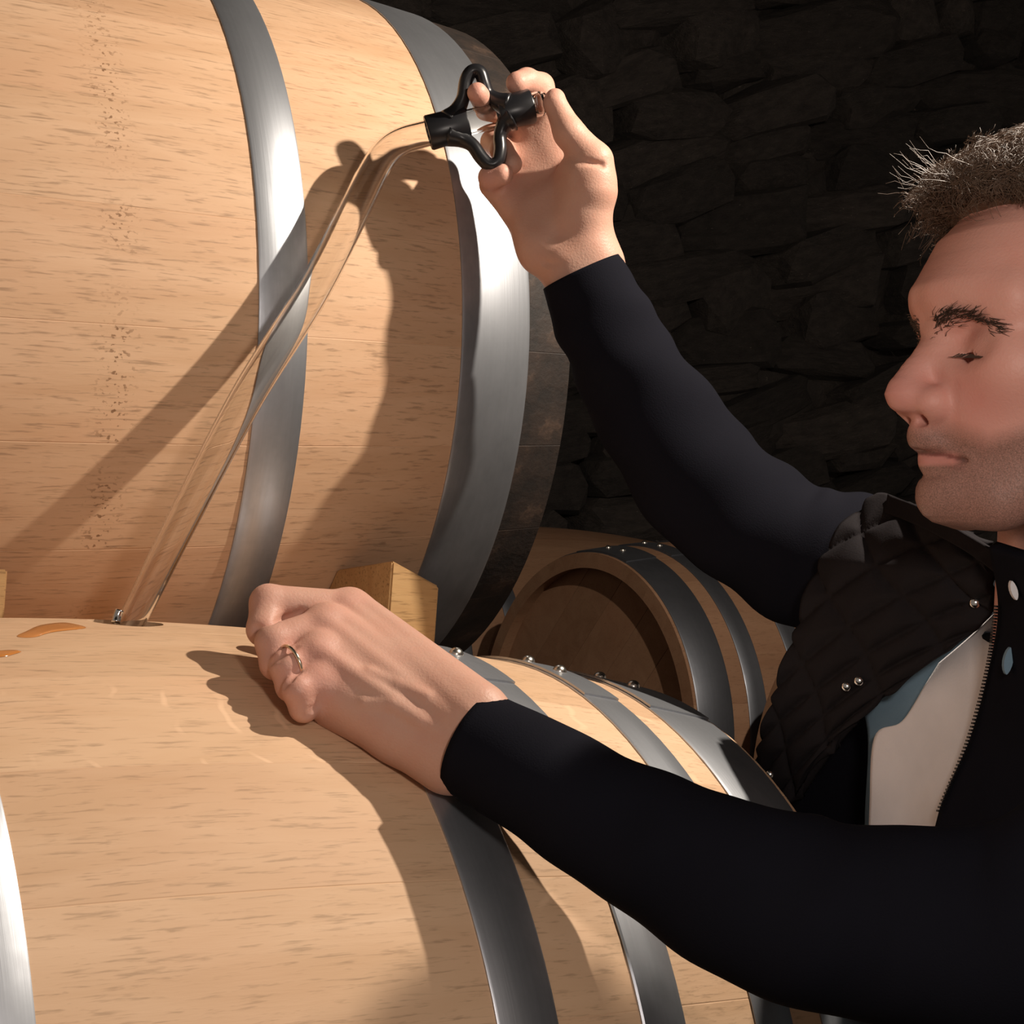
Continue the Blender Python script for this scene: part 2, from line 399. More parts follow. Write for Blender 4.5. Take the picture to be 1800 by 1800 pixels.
def hoop_mesh(R, t, x0, x1, mat, seg=120):
    pr = prof(R, t); V = []; F = []; th = .0018
    xs = [x0, x0 + (x1 - x0) * .04, x0 + (x1 - x0) * .5, x0 + (x1 - x0) * .96, x1]
    # flat strip bent to the cask: slightly conical and lightly bowed, lap joint at the top
    sec = [(x, pr(x) + .0002 + th * (1 if 0 < i < 4 else .55)) for i, x in enumerate(xs)] + [(x1, pr(x1) - .001), (x0, pr(x0) - .001)]
    k = len(sec)
    for j in range(seg):
        a = 2 * math.pi * j / seg
        for x, r in sec: V.append((x, r * math.sin(a), r * math.cos(a)))
    for j in range(seg):
        for i in range(k): F.append((j * k + i, j * k + (i + 1) % k, ((j + 1) % seg) * k + (i + 1) % k, ((j + 1) % seg) * k + i))
    me = bpy.data.meshes.new('hoop'); me.from_pydata(V, [], F); me.materials.append(mat); me.update()
    bm = bmesh.new(); bm.from_mesh(me); bmesh.ops.recalc_face_normals(bm, faces=bm.faces); bm.to_mesh(me); bm.free()
    me.polygons.foreach_set('use_smooth', [True] * len(me.polygons)); me.set_sharp_from_angle(angle=math.radians(30)); return me
def rivet_mesh():
    bm = bmesh.new(); bmesh.ops.create_uvsphere(bm, u_segments=14, v_segments=8, radius=.0055)
    for v in bm.verts: v.co.z = max(v.co.z, -.001) * .95
    me = bpy.data.meshes.new('rivet'); bm.to_mesh(me); bm.free(); me.materials.append(RIVET); me.polygons.foreach_set('use_smooth', [True] * len(me.polygons)); return me
RIV = rivet_mesh()
def lap_mesh(R, t, x0, x1, mat):      # raised second layer where the strip overlaps itself
    pr = prof(R, t); V = []; F = []; aa = np.linspace(-.30, .16, 14)
    for a in aa:
        for x, dz in ((x0 + .001, .0019), (x1 - .001, .0019), (x1 - .001, .0036), (x0 + .001, .0036)):
            r = pr(x) + dz; V.append((x, r * math.sin(a), r * math.cos(a)))
    for j in range(len(aa) - 1):
        for i in range(4): F.append((j * 4 + i, j * 4 + (i + 1) % 4, (j + 1) * 4 + (i + 1) % 4, (j + 1) * 4 + i))
    F += [(0, 1, 2, 3), tuple((len(aa) - 1) * 4 + i for i in (3, 2, 1, 0))]
    me = bpy.data.meshes.new('hoop_lap'); me.from_pydata(V, [], F); me.materials.append(mat); me.update()
    bm = bmesh.new(); bm.from_mesh(me); bmesh.ops.recalc_face_normals(bm, faces=bm.faces); bm.to_mesh(me); bm.free(); return me
def head_planks(rh, mat, npl=7):
    out = []; w = 2 * rh / npl
    for i in range(npl):
        y0, y1 = -rh + i * w + .0005, -rh + (i + 1) * w - .0005
        ys = np.linspace(y0, y1, 9); top = [(y, math.sqrt(max(rh * rh - y * y, 1e-6))) for y in ys]
        poly = [(y, z) for y, z in top] + [(y, -z) for y, z in reversed(top)]
        n_ = len(poly); V = [(-.010, y, z) for y, z in poly] + [(.010, y, z) for y, z in poly]
        F = [tuple(range(n_)), tuple(range(2 * n_ - 1, n_ - 1, -1))] + [(j, n_ + j, n_ + (j + 1) % n_, (j + 1) % n_) for j in range(n_)]
        me = bpy.data.meshes.new('head_plank'); me.from_pydata(V, [], F); me.materials.append(mat); me.update(); out.append(me)
    return out
class Cask:
    def __init__(s, R, t, hl, hoops, wood, hoopm, chime=None, hole=None, lap=True, rivet_phi=None):
        s.R, s.t, s.hl = R, t, hl; pr = prof(R, t)
        s.stave = stave_mesh('stave', R, t, hl, wood, chime)
        s.bung = stave_mesh('stave', R, t, hl, wood, chime, hole) if hole is not None else None
        s.hoops = []
        for sg in (1, -1):
            for i, (a, b) in enumerate(hoops):
                x0, x1 = (a, b) if sg > 0 else (-b, -a)
                s.hoops.append((hoop_mesh(R, t, x0, x1, hoopm), lap_mesh(R, t, x0, x1, hoopm) if lap else None, (x0 + x1) / 2, (rivet_phi or [(0, -.13)] * 9)[i]))
        s.planks = head_planks(pr(hl - .04) - .024, wood if chime is None else wood)
        s.pr = pr
    def place(s, name, mw, label, cat='barrel', group=None, rot=0.0, bung=False):
        o = empty(name, mw=mw); tag(o, label, cat, group)
        for i in range(NST):
            me = s.bung if (bung and i == 0) else s.stave
            share('stave', me, o, Matrix.Rotation(rot + 2 * math.pi * i / NST, 4, 'X'))
        for me, lap, xc, phis in s.hoops:
            h = share('hoop', me, o, Matrix.Rotation(rot * .0, 4, 'X'))
            if lap: share('hoop_lap', lap, h)
            for ph in phis:
                share('rivet', RIV, h, Matrix.Rotation(-ph, 4, 'X') @ Matrix.Translation((xc, 0, s.pr(xc) + .003)))
        for sg in (1, -1):
            for me in s.planks: share('head_plank', me, o, Matrix.Translation((sg * (s.hl - .035), 0, 0)) @ Matrix.Rotation(rot + .5, 4, 'X'))
        return o
AH = [(.123, .164), (.225, .259), (.319, .353), (.382, .444)]
PHI = [(.0, -.13), (.03, -.135), (.0, -.13), (.03, -.11)]
caskA = Cask(.35, .046, .449, AH, OAK, HOOP, hole=.012, rivet_phi=PHI)
caskA.place('wine_barrel', Matrix.Identity(4), 'pale new oak barrel with eight steel hoops, the glass thief dipped in its bung hole', bung=True)
BM = Matrix(((.9968, .0436, -.0671, -.01993), (-.0435, .999, .0029, .46265), (.0672, 0, .9977, .57382), (0, 0, 0, 1)))
caskB = Cask(.3605, .028, .468, [(.170, .211), (.353, .422)], OAKB, HOOP, chime=.424, lap=False, rivet_phi=[(-2.6, -2.75)] * 2)
caskB.place('wine_barrel', BM, 'oak barrel with dark stained chime stacked above the dipped barrel, catching the hand shadow', rot=.06)
hb = [o for o in COL.objects if o.name.startswith('hoop') and o.parent and o.parent.name == 'wine_barrel.001' and o.data.vertices[0].co.x > .1 and o.data.vertices[0].co.x < .2][0]
q_ = np.array(BM.inverted()) @ np.append(at(503, 455, 1.22), 1); dr_ = nrm(np.array(BM.inverted())[:3, :3] @ (at(503, 455, 1.22) - CAM))
for _ in range(60):
    if math.hypot(q_[1], q_[2]) > .3605 - .028 * (q_[0] / .46) ** 2 + .0021: q_[:3] += dr_ * .0005
bm = bmesh.new(); bmesh.ops.create_cube(bm, size=1, matrix=Matrix.Rotation(-math.atan2(q_[1], q_[2]), 4, 'X') @ Matrix.Translation((q_[0], 0, math.hypot(q_[1], q_[2]))) @ Matrix.Rotation(.2, 4, 'Z') @ Matrix.Diagonal((.0045, .0062, .0008, 1)))
nh = bm_obj('nail_hole', bm, DARK); nh.parent = hb
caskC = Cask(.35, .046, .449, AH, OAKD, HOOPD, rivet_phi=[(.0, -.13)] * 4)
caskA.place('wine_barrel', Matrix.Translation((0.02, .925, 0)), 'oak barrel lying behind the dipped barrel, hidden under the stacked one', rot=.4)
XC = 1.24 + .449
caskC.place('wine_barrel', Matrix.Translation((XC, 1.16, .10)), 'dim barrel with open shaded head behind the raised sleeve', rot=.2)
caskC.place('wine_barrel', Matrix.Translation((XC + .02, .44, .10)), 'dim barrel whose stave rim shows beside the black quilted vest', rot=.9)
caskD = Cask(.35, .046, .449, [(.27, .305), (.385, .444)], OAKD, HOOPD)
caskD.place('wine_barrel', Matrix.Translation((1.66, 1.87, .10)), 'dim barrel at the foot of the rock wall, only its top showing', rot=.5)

# ------------------------------------------------------------------ chocks
def rA(x): return .35 - .046 * (x / .46) ** 2
BI = np.array(BM.inverted())
def yB(x, z):          # front face of the stacked cask at height z
    lo, hi = -.05, .46
    for _ in range(40):
        y = .5 * (lo + hi); q = BI @ np.array([x, y, z, 1]); ins = math.hypot(q[1], q[2]) < .3605 - .028 * (q[0] / .46) ** 2
        if ins: hi = y
        else: lo = y
    return lo
def chock(x0, x1, yf, zt0, zt1, label, skew=0.0):
    rings = []
    for x, zt in ((x0, zt0), (x1, zt1)):
        r = rA(x) + .0015; yf_ = yf + skew * (x - x0); P = [(yf_, math.sqrt(r * r - yf_ * yf_)), (yf_, zt)]
        zb = zt - .012; P.append((yB(x, zb) - .002, zb))
        for z in (zt - .045,): P.append((yB(x, z) - .002, z))
        ye = min(yB(x, zt - .045) - .002, .20); P += [(y, math.sqrt(r * r - y * y)) for y in np.linspace(ye, yf_, 5)[:-1]]
        rings.append([(x, y, z) for y, z in P])
    bm = bmesh.new(); v = [[bm.verts.new(p) for p in r] for r in rings]; n_ = len(v[0])
    bm.faces.new(v[0]); bm.faces.new(v[1][::-1])
    for i in range(n_): bm.faces.new((v[0][i], v[1][i], v[1][(i + 1) % n_], v[0][(i + 1) % n_]))
    bmesh.ops.recalc_face_normals(bm, faces=bm.faces); bmesh.ops.bevel(bm, geom=[e for e in bm.edges if e.calc_face_angle(0) > .5], offset=.0014, segments=2, affect='EDGES')
    o = bm_obj('wooden_chock', bm, BLOCK); tag(o, label, 'wedge', 'chocks between the barrels'); return o
p0 = at(690, 985, 1.245); p1 = at(768, 1030, 1.272)
chock(p0[0], p1[0], p0[1], p0[2], p1[2], 'wooden wedge block jammed between two barrels behind the fist')
p0 = at(14, 1000, 1.11); chock(p0[0] - .05, p0[0], p0[1], p0[2] - .004, p0[2], 'wooden wedge block whose pale edge peeps out beyond the wine puddle')

# ------------------------------------------------------------------ wine puddles (thin wet film following the cask)
def puddle(pix, label):
    for _ in range(2): pix = [q for a, b in zip(pix, pix[1:] + pix[:1]) for q in ((a[0] * .75 + b[0] * .25, a[1] * .75 + b[1] * .25), (a[0] * .25 + b[0] * .75, a[1] * .25 + b[1] * .75))]
    P = []
    for x, y in pix:       # drop the pixel onto the cask surface
        d0, d1 = .85, 1.08
        for _ in range(40):
            dm = .5 * (d0 + d1); p = at(x, y, dm); inside = math.hypot(p[1], p[2]) < .35 - .046 * (p[0] / .46) ** 2
            if inside: d1 = dm
            else: d0 = dm
        P.append(at(x, y, d0))
    P = np.array(P); c = P.mean(0); V = [c]; n_ = len(P); R = []
    for k, s_ in enumerate((.5, .85, 1.0)):
        for p in P: V.append(c + (p - c) * s_)
    V = np.array(V)
    for i in range(len(V)):
        r = math.hypot(V[i][1], V[i][2]); tgt = .35 - .046 * (V[i][0] / .46) ** 2 + (.0009 if i < 1 + 2 * n_ else .0001)
        V[i][1:] *= tgt / r
    F = [(0, 1 + i, 1 + (i + 1) % n_) for i in range(n_)]
    for k in range(2):
        F += [(1 + k * n_ + i, 1 + (k + 1) * n_ + i, 1 + (k + 1) * n_ + (i + 1) % n_, 1 + k * n_ + (i + 1) % n_) for i in range(n_)]
    o = mesh_obj('wine_spill', V, F, PUD); tag(o, label, 'spill', 'wine spilled on the barrel'); return o
puddle([(22, 1120), (50, 1108), (62, 1101), (95, 1096), (122, 1095), (150, 1101), (152, 1105), (120, 1108), (85, 1112), (60, 1122)], 'amber wine puddle spreading beside the bung hole')
puddle([(-40, 1148), (-10, 1146), (20, 1144), (42, 1145), (25, 1150), (8, 1155), (-30, 1157)], 'thin amber wine streak below the larger puddle')

# ------------------------------------------------------------------ glass wine thief with black rubber finger grip
thief = empty('wine_thief', loc=tuple(at(205, 1090, 1.062)))
tag(thief, 'bent glass wine thief with black rubber finger loops dipped into the bung hole', 'wine thief')
def pin(o): o.parent = thief; o.matrix_parent_inverse = thief.matrix_world.inverted(); return o
thief.matrix_world = Matrix.Translation(thief.location)
dB, dH = 1.062, 1.248
cl = [(150, 1225, dB - .018, .0085), (236, 1082, dB, .0094), (315, 925, dB + .028, .0108), (432, 702, dB + .075, .0122), (548, 515, dB + .122, .0126), (618, 378, dB + .155, .0124), (655, 303, dB + .172, .0118), (678, 268, dB + .180, .0112), (708, 247, dB + .186, .0106), (756, 233, dH - .002, .0102), (830, 213, dH, .0102), (935, 186, dH + .004, .0102), (950, 182, dH + .005, .0100)]
cp = catmull([list(at(a, b, d)) + [r] for a, b, d, r in cl], 120)
Vo, Fo = tube_data(cp[:, :3], cp[:, 3], 28, caps=False); Vi, Fi = tube_data(cp[:, :3], cp[:, 3] - .0016, 28, caps=False)
nV = len(Vo); Fi = [tuple(reversed(f)) for f in Fi]; V, F = merge((Vo, Fo), (Vi, Fi))
L_ = (120 - 1) * 28
for j in range(28):
    k = (j + 1) % 28; F.append((j, nV + j, nV + k, k)); F.append((L_ + k, nV + L_ + k, nV + L_ + j, L_ + j))
pin(mesh_obj('glass_tube', V, F, GLASS))
ax = nrm(at(935, 186, dH + .004) - at(756, 233, dH - .002))
def collar(c0, c1, r0, r1):
    pth = np.array([c0 + (c1 - c0) * t for t in (0, .04, .5, .96, 1)]); V1, F1 = tube_data(pth, [r0 * .95, r0, (r0 + r1) / 2, r1, r1 * .95], 32, caps=False)
    V2, F2 = tube_data(pth, [.0103] * 5, 32, caps=False); n_ = len(V1); V_, F_ = merge((V1, F1), (V2, [tuple(reversed(f)) for f in F2]))
    for j in range(32):
        k = (j + 1) % 32; F_.append((j, n_ + j, n_ + k, k)); b = 4 * 32; F_.append((b + k, n_ + b + k, n_ + b + j, b + j))
    o = mesh_obj('grip_collar', V_, F_, RUBBER); o.data.set_sharp_from_angle(angle=math.radians(40)); return pin(o)
collar(at(752, 234, dH - .002), at(822, 215, dH), .0138, .0128)
collar(at(876, 201, dH + .002), at(936, 186, dH + .004), .0128, .0136)
def loop(pts, flat, off=0):
    P = catmull([at(a, b, dH + off + dd) for a, b, dd in pts], 40); tt = np.abs(np.linspace(-1, 1, 40))
    V_, F_ = tube_data(P, .0054 + .0042 * np.clip((tt - .55) / .45, 0, 1) ** 1.5, 14, flat=1, ref=FW)
    # widen the strap in depth
    V_ = np.array(V_); cen = np.repeat(P, 14, 0); q = V_ - cen; V_ = V_ + np.outer(q @ FW, FW) * (flat - 1)
    return pin(mesh_obj('finger_loop', V_, F_, RUBBER))
loop([(790, 212, 0), (803, 196, 0), (814, 172, -.002), (819, 142, -.003), (830, 126, -.003), (844, 128, -.003), (851, 148, -.002), (858, 166, 0), (874, 178, 0), (892, 185, 0)], 1.5)
loop([(790, 236, 0), (812, 244, 0), (831, 256, -.002), (845, 276, -.003), (860, 290, -.003), (875, 285, -.003), (880, 264, -.002), (879, 242, 0), (886, 220, 0), (898, 210, 0)], 1.5)
# small chrome foot clip at the bung hole
P = catmull([at(210, 1072, dB - .013), at(206, 1084, dB - .014), at(203, 1095, dB - .016)], 10)
pin(mesh_obj('metal_clip', *tube_data(P, .0030, 14), CHROME))

# ------------------------------------------------------------------ the man
person = empty('person'); person.matrix_world = Matrix.Translation((.70, -.41, FLOOR))
tag(person, 'person in navy jacket and black quilted vest drawing wine with a glass thief', 'person')
def own(o): o.parent = person; o.matrix_parent_inverse = person.matrix_world.inverted(); return o
SK = np.array([.60, .345, .255]); SKR = np.array([.60, .30, .23])
skin_parts = []       # (V, F, tint rgba)
def A3(j): return np.array([at(*p[:3]) for p in j])
def chain(fd, pts, rads, k=.004):
    for i in range(len(pts) - 1): fd.cone(pts[i], pts[i + 1], rads[i], rads[i + 1], k)
def tint(V, base=SK, fn=None):
    c = np.ones((len(V), 4)); c[:, :3] = base; c[:, 3] = 0
    if fn: fn(V, c)
    return c

# --- left hand: loose fist resting on the barrel, back of the hand to the camera
wl = at(812, 1296, .930)
jl = {'index': [(614, 1073, 1.004, .0125), (472, 1060, .988, .0115), (464, 1106, .975, .0104), (505, 1128, .990, .0085)],
      'middle': [(574, 1102, .975, .0122), (482, 1130, .955, .0112), (486, 1166, .950, .0098), (522, 1165, .968, .0085)],
      'ring': [(562, 1150, .953, .0118), (505, 1172, .940, .0103), (512, 1206, .938, .0090), (545, 1196, .955, .008)],
      'pinky': [(562, 1200, .940, .0112), (524, 1214, .928, .0092), (534, 1244, .930, .0083), (565, 1228, .946, .007)]}
allp = np.vstack([A3(v) for v in jl.values()] + [wl[None]]); 
fl = Field(allp.min(0) - .05, allp.max(0) + .06, .0012)
fa = [at(1010, 1400, .900), wl]
axh = nrm(FW)
ua = nrm(at(867, 1227, .93) - at(780, 1369, .93))
for s_ in (-.45, .45): fl.cone(fa[0] + ua * .016 * s_, wl + ua * .020 * s_, .021, .0188, .012)
for nm, r in (('index', .0155), ('middle', .0165), ('ring', .0165), ('pinky', .0155)):
    m = at(*jl[nm][0][:3]); off = {'index': .017, 'middle': .006, 'ring': -.006, 'pinky': -.017}[nm]
    fl.cone(wl + ua * off, m + FW * .004, .0185, r * .92, .010)
fl.cone(at(590, 1240, .950), at(700, 1288, .940), .0150, .0152, .010); fl.cone(at(700, 1288, .940), wl - ua * .009, .0152, .018, .010)
# tendons
for nm in ('index', 'middle', 'ring'):
    m = at(*jl[nm][0][:3]); off = {'index': .013, 'middle': .004, 'ring': -.005}[nm]
    fl.cone(m - FW * .0105 + UP * .004, wl + ua * off - FW * .0185 + UP * .004, .0036, .0022, .006)
fing = []
for nm, j in jl.items():
    P_ = A3(j); R_ = [q[3] for q in j]
    f2 = fl.blank(); chain(f2, P_, R_, .003); f2.cone(P_[0] - FW * .003, P_[0] - FW * .003, R_[0] * .88, R_[0] * .88, .006); fing.append(f2.d)
fd = fing[0]
for d in fing[1:]:
    k = .0012; h = np.maximum(k - np.abs(fd - d), 0) / k; fd = np.minimum(fd, d) - h * h * k * .25
k = .005; h = np.maximum(k - np.abs(fl.d - fd), 0) / k; fl.d = np.minimum(fl.d, fd) - h * h * k * .25
# thumb tucked below the fist
chain(fl, A3([(700, 1180, 1.0), (600, 1150, 1.015), (520, 1120, 1.02), (478, 1110, 1.02)]), [.018, .014, .011, .009], .004)
for pts, r in (([(452, 1104), (475, 1097), (502, 1087), (530, 1075)], .0016), ([(474, 1166), (490, 1154), (518, 1138)], .0016), ([(500, 1206), (510, 1194), (524, 1182)], .0014), ([(540, 1258), (548, 1248), (556, 1242)], .0012)):
    fl.groove(pts, .88, 1.05, r)
for pts in ([(650, 1180), (700, 1205), (750, 1225)], [(640, 1235), (690, 1240), (740, 1270)]):      # soft veins
    P_ = [fl.hit(a, b, .88, 1.05) for a, b in pts]
    for a, b in zip(P_[:-1], P_[1:]): fl.cone(a + FW * .0012, b + FW * .0012, .0014, .0014, .005)
V, F = fl.mesh(2)
kn = [at(*jl[n_][1][:3]) for n_ in jl] + [at(*jl[n_][0][:3]) - FW * .01 for n_ in jl]
def tl(V, c):
    for p in kn:
        w = np.exp(-((V - p) ** 2).sum(1) / .017 ** 2)[:, None]; c[:, :3] = c[:, :3] * (1 - .45 * w) + .45 * w * np.array([.66, .32, .25])
skin_parts.append((V, F, tint(V, SK, tl)))

# --- right hand: palm to the camera, gripping the loops, thumb closing the tube
wr = at(1022, 462, 1.250); dR = 1.258
fr = Field(np.min([at(x, y, d) for x in (800, 1110) for y in (90, 560) for d in (1.18, 1.38)], 0) - .01, np.max([at(x, y, d) for x in (800, 1110) for y in (90, 560) for d in (1.18, 1.38)], 0) + .01, .0012)
for s_ in (-1, 1):
    o_ = RT * .0085 * s_
    fr.cone(at(1046, 560, 1.252) + o_, wr + o_, .024, .0212, .010)
# palm mass: metacarpals fan from wrist to finger roots (fingers lie behind the grip)
roots = {'index': (968, 240, dR + .026, .0135), 'middle': (940, 250, dR + .030, .0138), 'ring': (912, 288, dR + .027, .0132), 'pinky': (884, 335, dR + .014, .0122)}
for nm, off in (('index', .014), ('middle', .004), ('ring', -.007), ('pinky', -.016)):
    q = roots[nm]; fr.cone(wr + RT * off + FW * .004, at(*q[:3]), .0185, q[3] * 1.12, .012)
# hypothenar pad and thenar pad
fr.ell(at(950, 400, dR - .004), (.020, .030, .017), [RT, nrm(UP - .45 * RT), np.cross(RT, nrm(UP - .45 * RT))], .012)
fr.cone(at(1030, 420, dR - .010), at(1036, 320, dR - .016), .0195, .0205, .010)
fr.cone(at(1010, 380, dR - .008), at(1020, 310, dR - .012), .020, .019, .010)
ft = fr.blank()
chain(ft, A3([(1042, 335, dR - .018), (1043, 284, dR - .020), (1000, 234, dR - .020), (975, 180, dR - .017)]), [.0190, .0150, .0122, .0086], .004)
ft.cone(at(975, 182, dR - .017), at(976, 172, dR - .016), .0088, .0074, .003)
fing = [ft.d]
fr_j = {'index': [roots['index'], (950, 152, dR + .022, .0108), (926, 142, dR + .006, .0098), (909, 146, dR - .004, .0090)],
        'middle': [roots['middle'], (905, 215, dR + .042, .0110), (858, 192, dR + .016, .0098), (839, 163, dH - .014, .0080)],
        'ring': [roots['ring'], (868, 250, dR + .036, .0105), (882, 264, dR + .008, .0092), (900, 288, dR - .004, .0082)],
        'pinky': [roots['pinky'], (866, 325, dR + .006, .0102), (862, 312, dR - .008, .0092), (886, 307, dR - .014, .0086)]}
for nm, j in fr_j.items():
    f2 = fr.blank(); chain(f2, A3(j), [q[3] for q in j], .003); fing.append(f2.d)
fd = fing[0]
for d in fing[1:]:
    k = .0012; h = np.maximum(k - np.abs(fd - d), 0) / k; fd = np.minimum(fd, d) - h * h * k * .25
k = .005; h = np.maximum(k - np.abs(fr.d - fd), 0) / k; fr.d = np.minimum(fr.d, fd) - h * h * k * .25
# flexion creases
def crease(pts, r=.0016):
    P_ = A3(pts)
    for i in range(len(P_) - 1): fr.cone(P_[i], P_[i + 1], r, r, .004, True)
crease([(996, 272, dR - .030), (1018, 283, dR - .037), (1058, 290, dR - .034)])
fr.ell(at(938, 315, dR - .034), (.020, .034, .020), [RT, nrm(UP - .3 * RT), np.cross(RT, nrm(UP - .3 * RT))], .014, True)
crease([(958, 462, dR - .022), (1000, 468, dR - .036), (1050, 448, dR - .036)], .0012)
V, F = fr.mesh(3)
tips = [at(974, 170, dR - .01), at(838, 160, dH - .02), at(909, 140, dR), at(865, 312, dR - .012)]
def tr(V, c):
    for p in tips:
        w = np.exp(-((V - p) ** 2).sum(1) / .016 ** 2)[:, None]; c[:, :3] = c[:, :3] * (1 - .5 * w) + .5 * w * np.array([.66, .30, .24])
skin_parts.append((V, F, tint(V, SK, tr)))

# --- head (local axes: f forward, s to his left, u up)
HA = math.radians(10)
HF = nrm(-math.cos(HA) * RT - math.sin(HA) * FW); HS = nrm(math.sin(HA) * RT - math.cos(HA) * FW); HU = UP
SC = 2947.0; X0 = 1890; Y0 = 618; dHd = .905; HK = dHd / .955
HO = at(X0, Y0, dHd) + HS * 0
def hl(f, s, u): return HO + HK * (HF * f + HS * s + HU * u)
def h2(px, py, s=0): return ((X0 - px) / SC / math.cos(HA), s, (Y0 - py) / SC)
fh = Field((-.125, -.16, -.215), (.14, .10, .135), .0014)
fh.ell((.006, 0, .036), (.094, .075, .083), None, .01)
fh.ell((.040, 0, -.022), (.055, .060, .075), None, .02)
fh.ell((.062, 0, -.082), (.034, .030, .024), None, .018)
for s_ in (-1, 1):
    fh.cone((.000, .056 * s_, -.045), (.058, .026 * s_, -.090), .019, .015, .018)
    fh.cone((.000, .058 * s_, -.045), (.000, .060 * s_, .01), .017, .017, .018)
    fh.ell((.060, .044 * s_, -.014), (.022, .020, .020), None, .016)
    fh.cone((.086, .010 * s_, .026), (.066, .050 * s_, .024), .0125, .0125, .012)
    fh.ell((.100, .036 * s_, .002), (.0255, .0225, .0160), None, .009, True)
    fh.ell((.0665, .0325 * s_, -.0035), (.0148, .0160, .0145), None, .009)
    fh.ell((.0950, .0150 * s_, -.0325), (.0130, .0090, .0100), None, .003)
    # ear
    fh.ell((-.004, .079 * s_, -.008), (.018, .007, .032), None, .006); fh.ell((.0, .087 * s_, -.004), (.010, .006, .020), None, .004, True)
fh.cone((-.018, 0, -.05), (-.052, -.085, -.19), .058, .056, .02)
fh.cone((.088, 0, .006), (.106, 0, -.024), .0085, .0115, .008)
fh.ell((.106, 0, -.0285), (.0125, .0125, .0105), None, .006)
fh.cone((.090, 0, -.040), (.094, 0, -.052), .014, .012, .012)
for s_ in (-1, 1):   # lips
    fh.cone((.0955, 0, -.0570), (.078, .023 * s_, -.0645), .0065, .0030, .005)
    fh.cone((.0920, 0, -.0665), (.076, .021 * s_, -.0680), .0070, .0035, .005)
    fh.cone((.1035, 0, -.0612), (.0945, .014 * s_, -.0630), .0022, .0020, .002, True)
    fh.cone((.0945, .014 * s_, -.0630), (.0800, .025 * s_, -.0670), .0020, .0010, .002, True)
    pass
    # naso-labial fold, ala groove, nostril
    fh.cone((.0800, .0235 * s_, -.036), (.072, .032 * s_, -.054), .0014, .0012, .006, True)
    fh.ell((.0965, .0065 * s_, -.0405), (.0070, .0034, .0030), None, .003, True)
# eye opening: slit in the lid
for s_ in (-1, 1):
    fh.cone((.0795, .0205 * s_, -.0070), (.0812, .0310 * s_, -.0085), .0028, .0034, .001, True)
    fh.cone((.0812, .0310 * s_, -.0085), (.0730, .0455 * s_, -.0110), .0034, .0018, .001, True)
    pass
    fh.cone((.0845, .0245 * s_, -.0225), (.0815, .0235 * s_, -.0400), .0030, .0024, .004, True)
    fh.ell((.1010, .0080 * s_, -.0425), (.0075, .0042, .0036), None, .002, True)
V, F = fh.mesh(2)
# pull the mid-line profile onto the measured silhouette
prf = [(1693, 384), (1675, 402), (1655, 420), (1636, 455), (1618, 484), (1600, 509), (1598, 522), (1601, 538), (1609, 558), (1613, 575), (1610, 597), (1596, 616), (1571, 643), (1547, 675), (1541, 697), (1547, 719), (1557, 729), (1581, 734), (1585, 746), (1581, 770), (1584, 785), (1596, 797), (1602, 804), (1600, 819), (1608, 841), (1600, 861), (1597, 883), (1603, 905), (1618, 919)]
pf = np.array([h2(a, b)[0] for a, b in prf]); pu = np.array([h2(a, b)[2] for a, b in prf])
mid = (np.abs(V[:, 1]) < .0025) & (V[:, 0] > .03)
ub = np.linspace(pu.min(), pu.max(), 90); fm = []
for u in ub:
    m = mid & (np.abs(V[:, 2] - u) < .0022); fm.append(V[m, 0].max() if m.any() else np.nan)
fm = np.array(fm); ok = ~np.isnan(fm); fm = np.interp(ub, ub[ok], fm[ok])
order = np.argsort(pu); tgt = np.interp(ub, pu[order], pf[order]); dl = tgt - fm
dv = np.interp(V[:, 2], ub, dl); fade = np.clip((V[:, 2] - (pu.min() - .012)) / .012, 0, 1) * np.clip(((pu.max() + .025) - V[:, 2]) / .025, 0, 1)
wid = np.interp(V[:, 2], [-.105, -.085, -.06, -.045, -.03, 0, .02, .08], [.022, .024, .022, .014, .013, .012, .05, .06])
V[:, 0] += dv * fade * np.exp(-(V[:, 1] / wid) ** 2) * np.clip((V[:, 0] - .0) / .05, 0, 1)
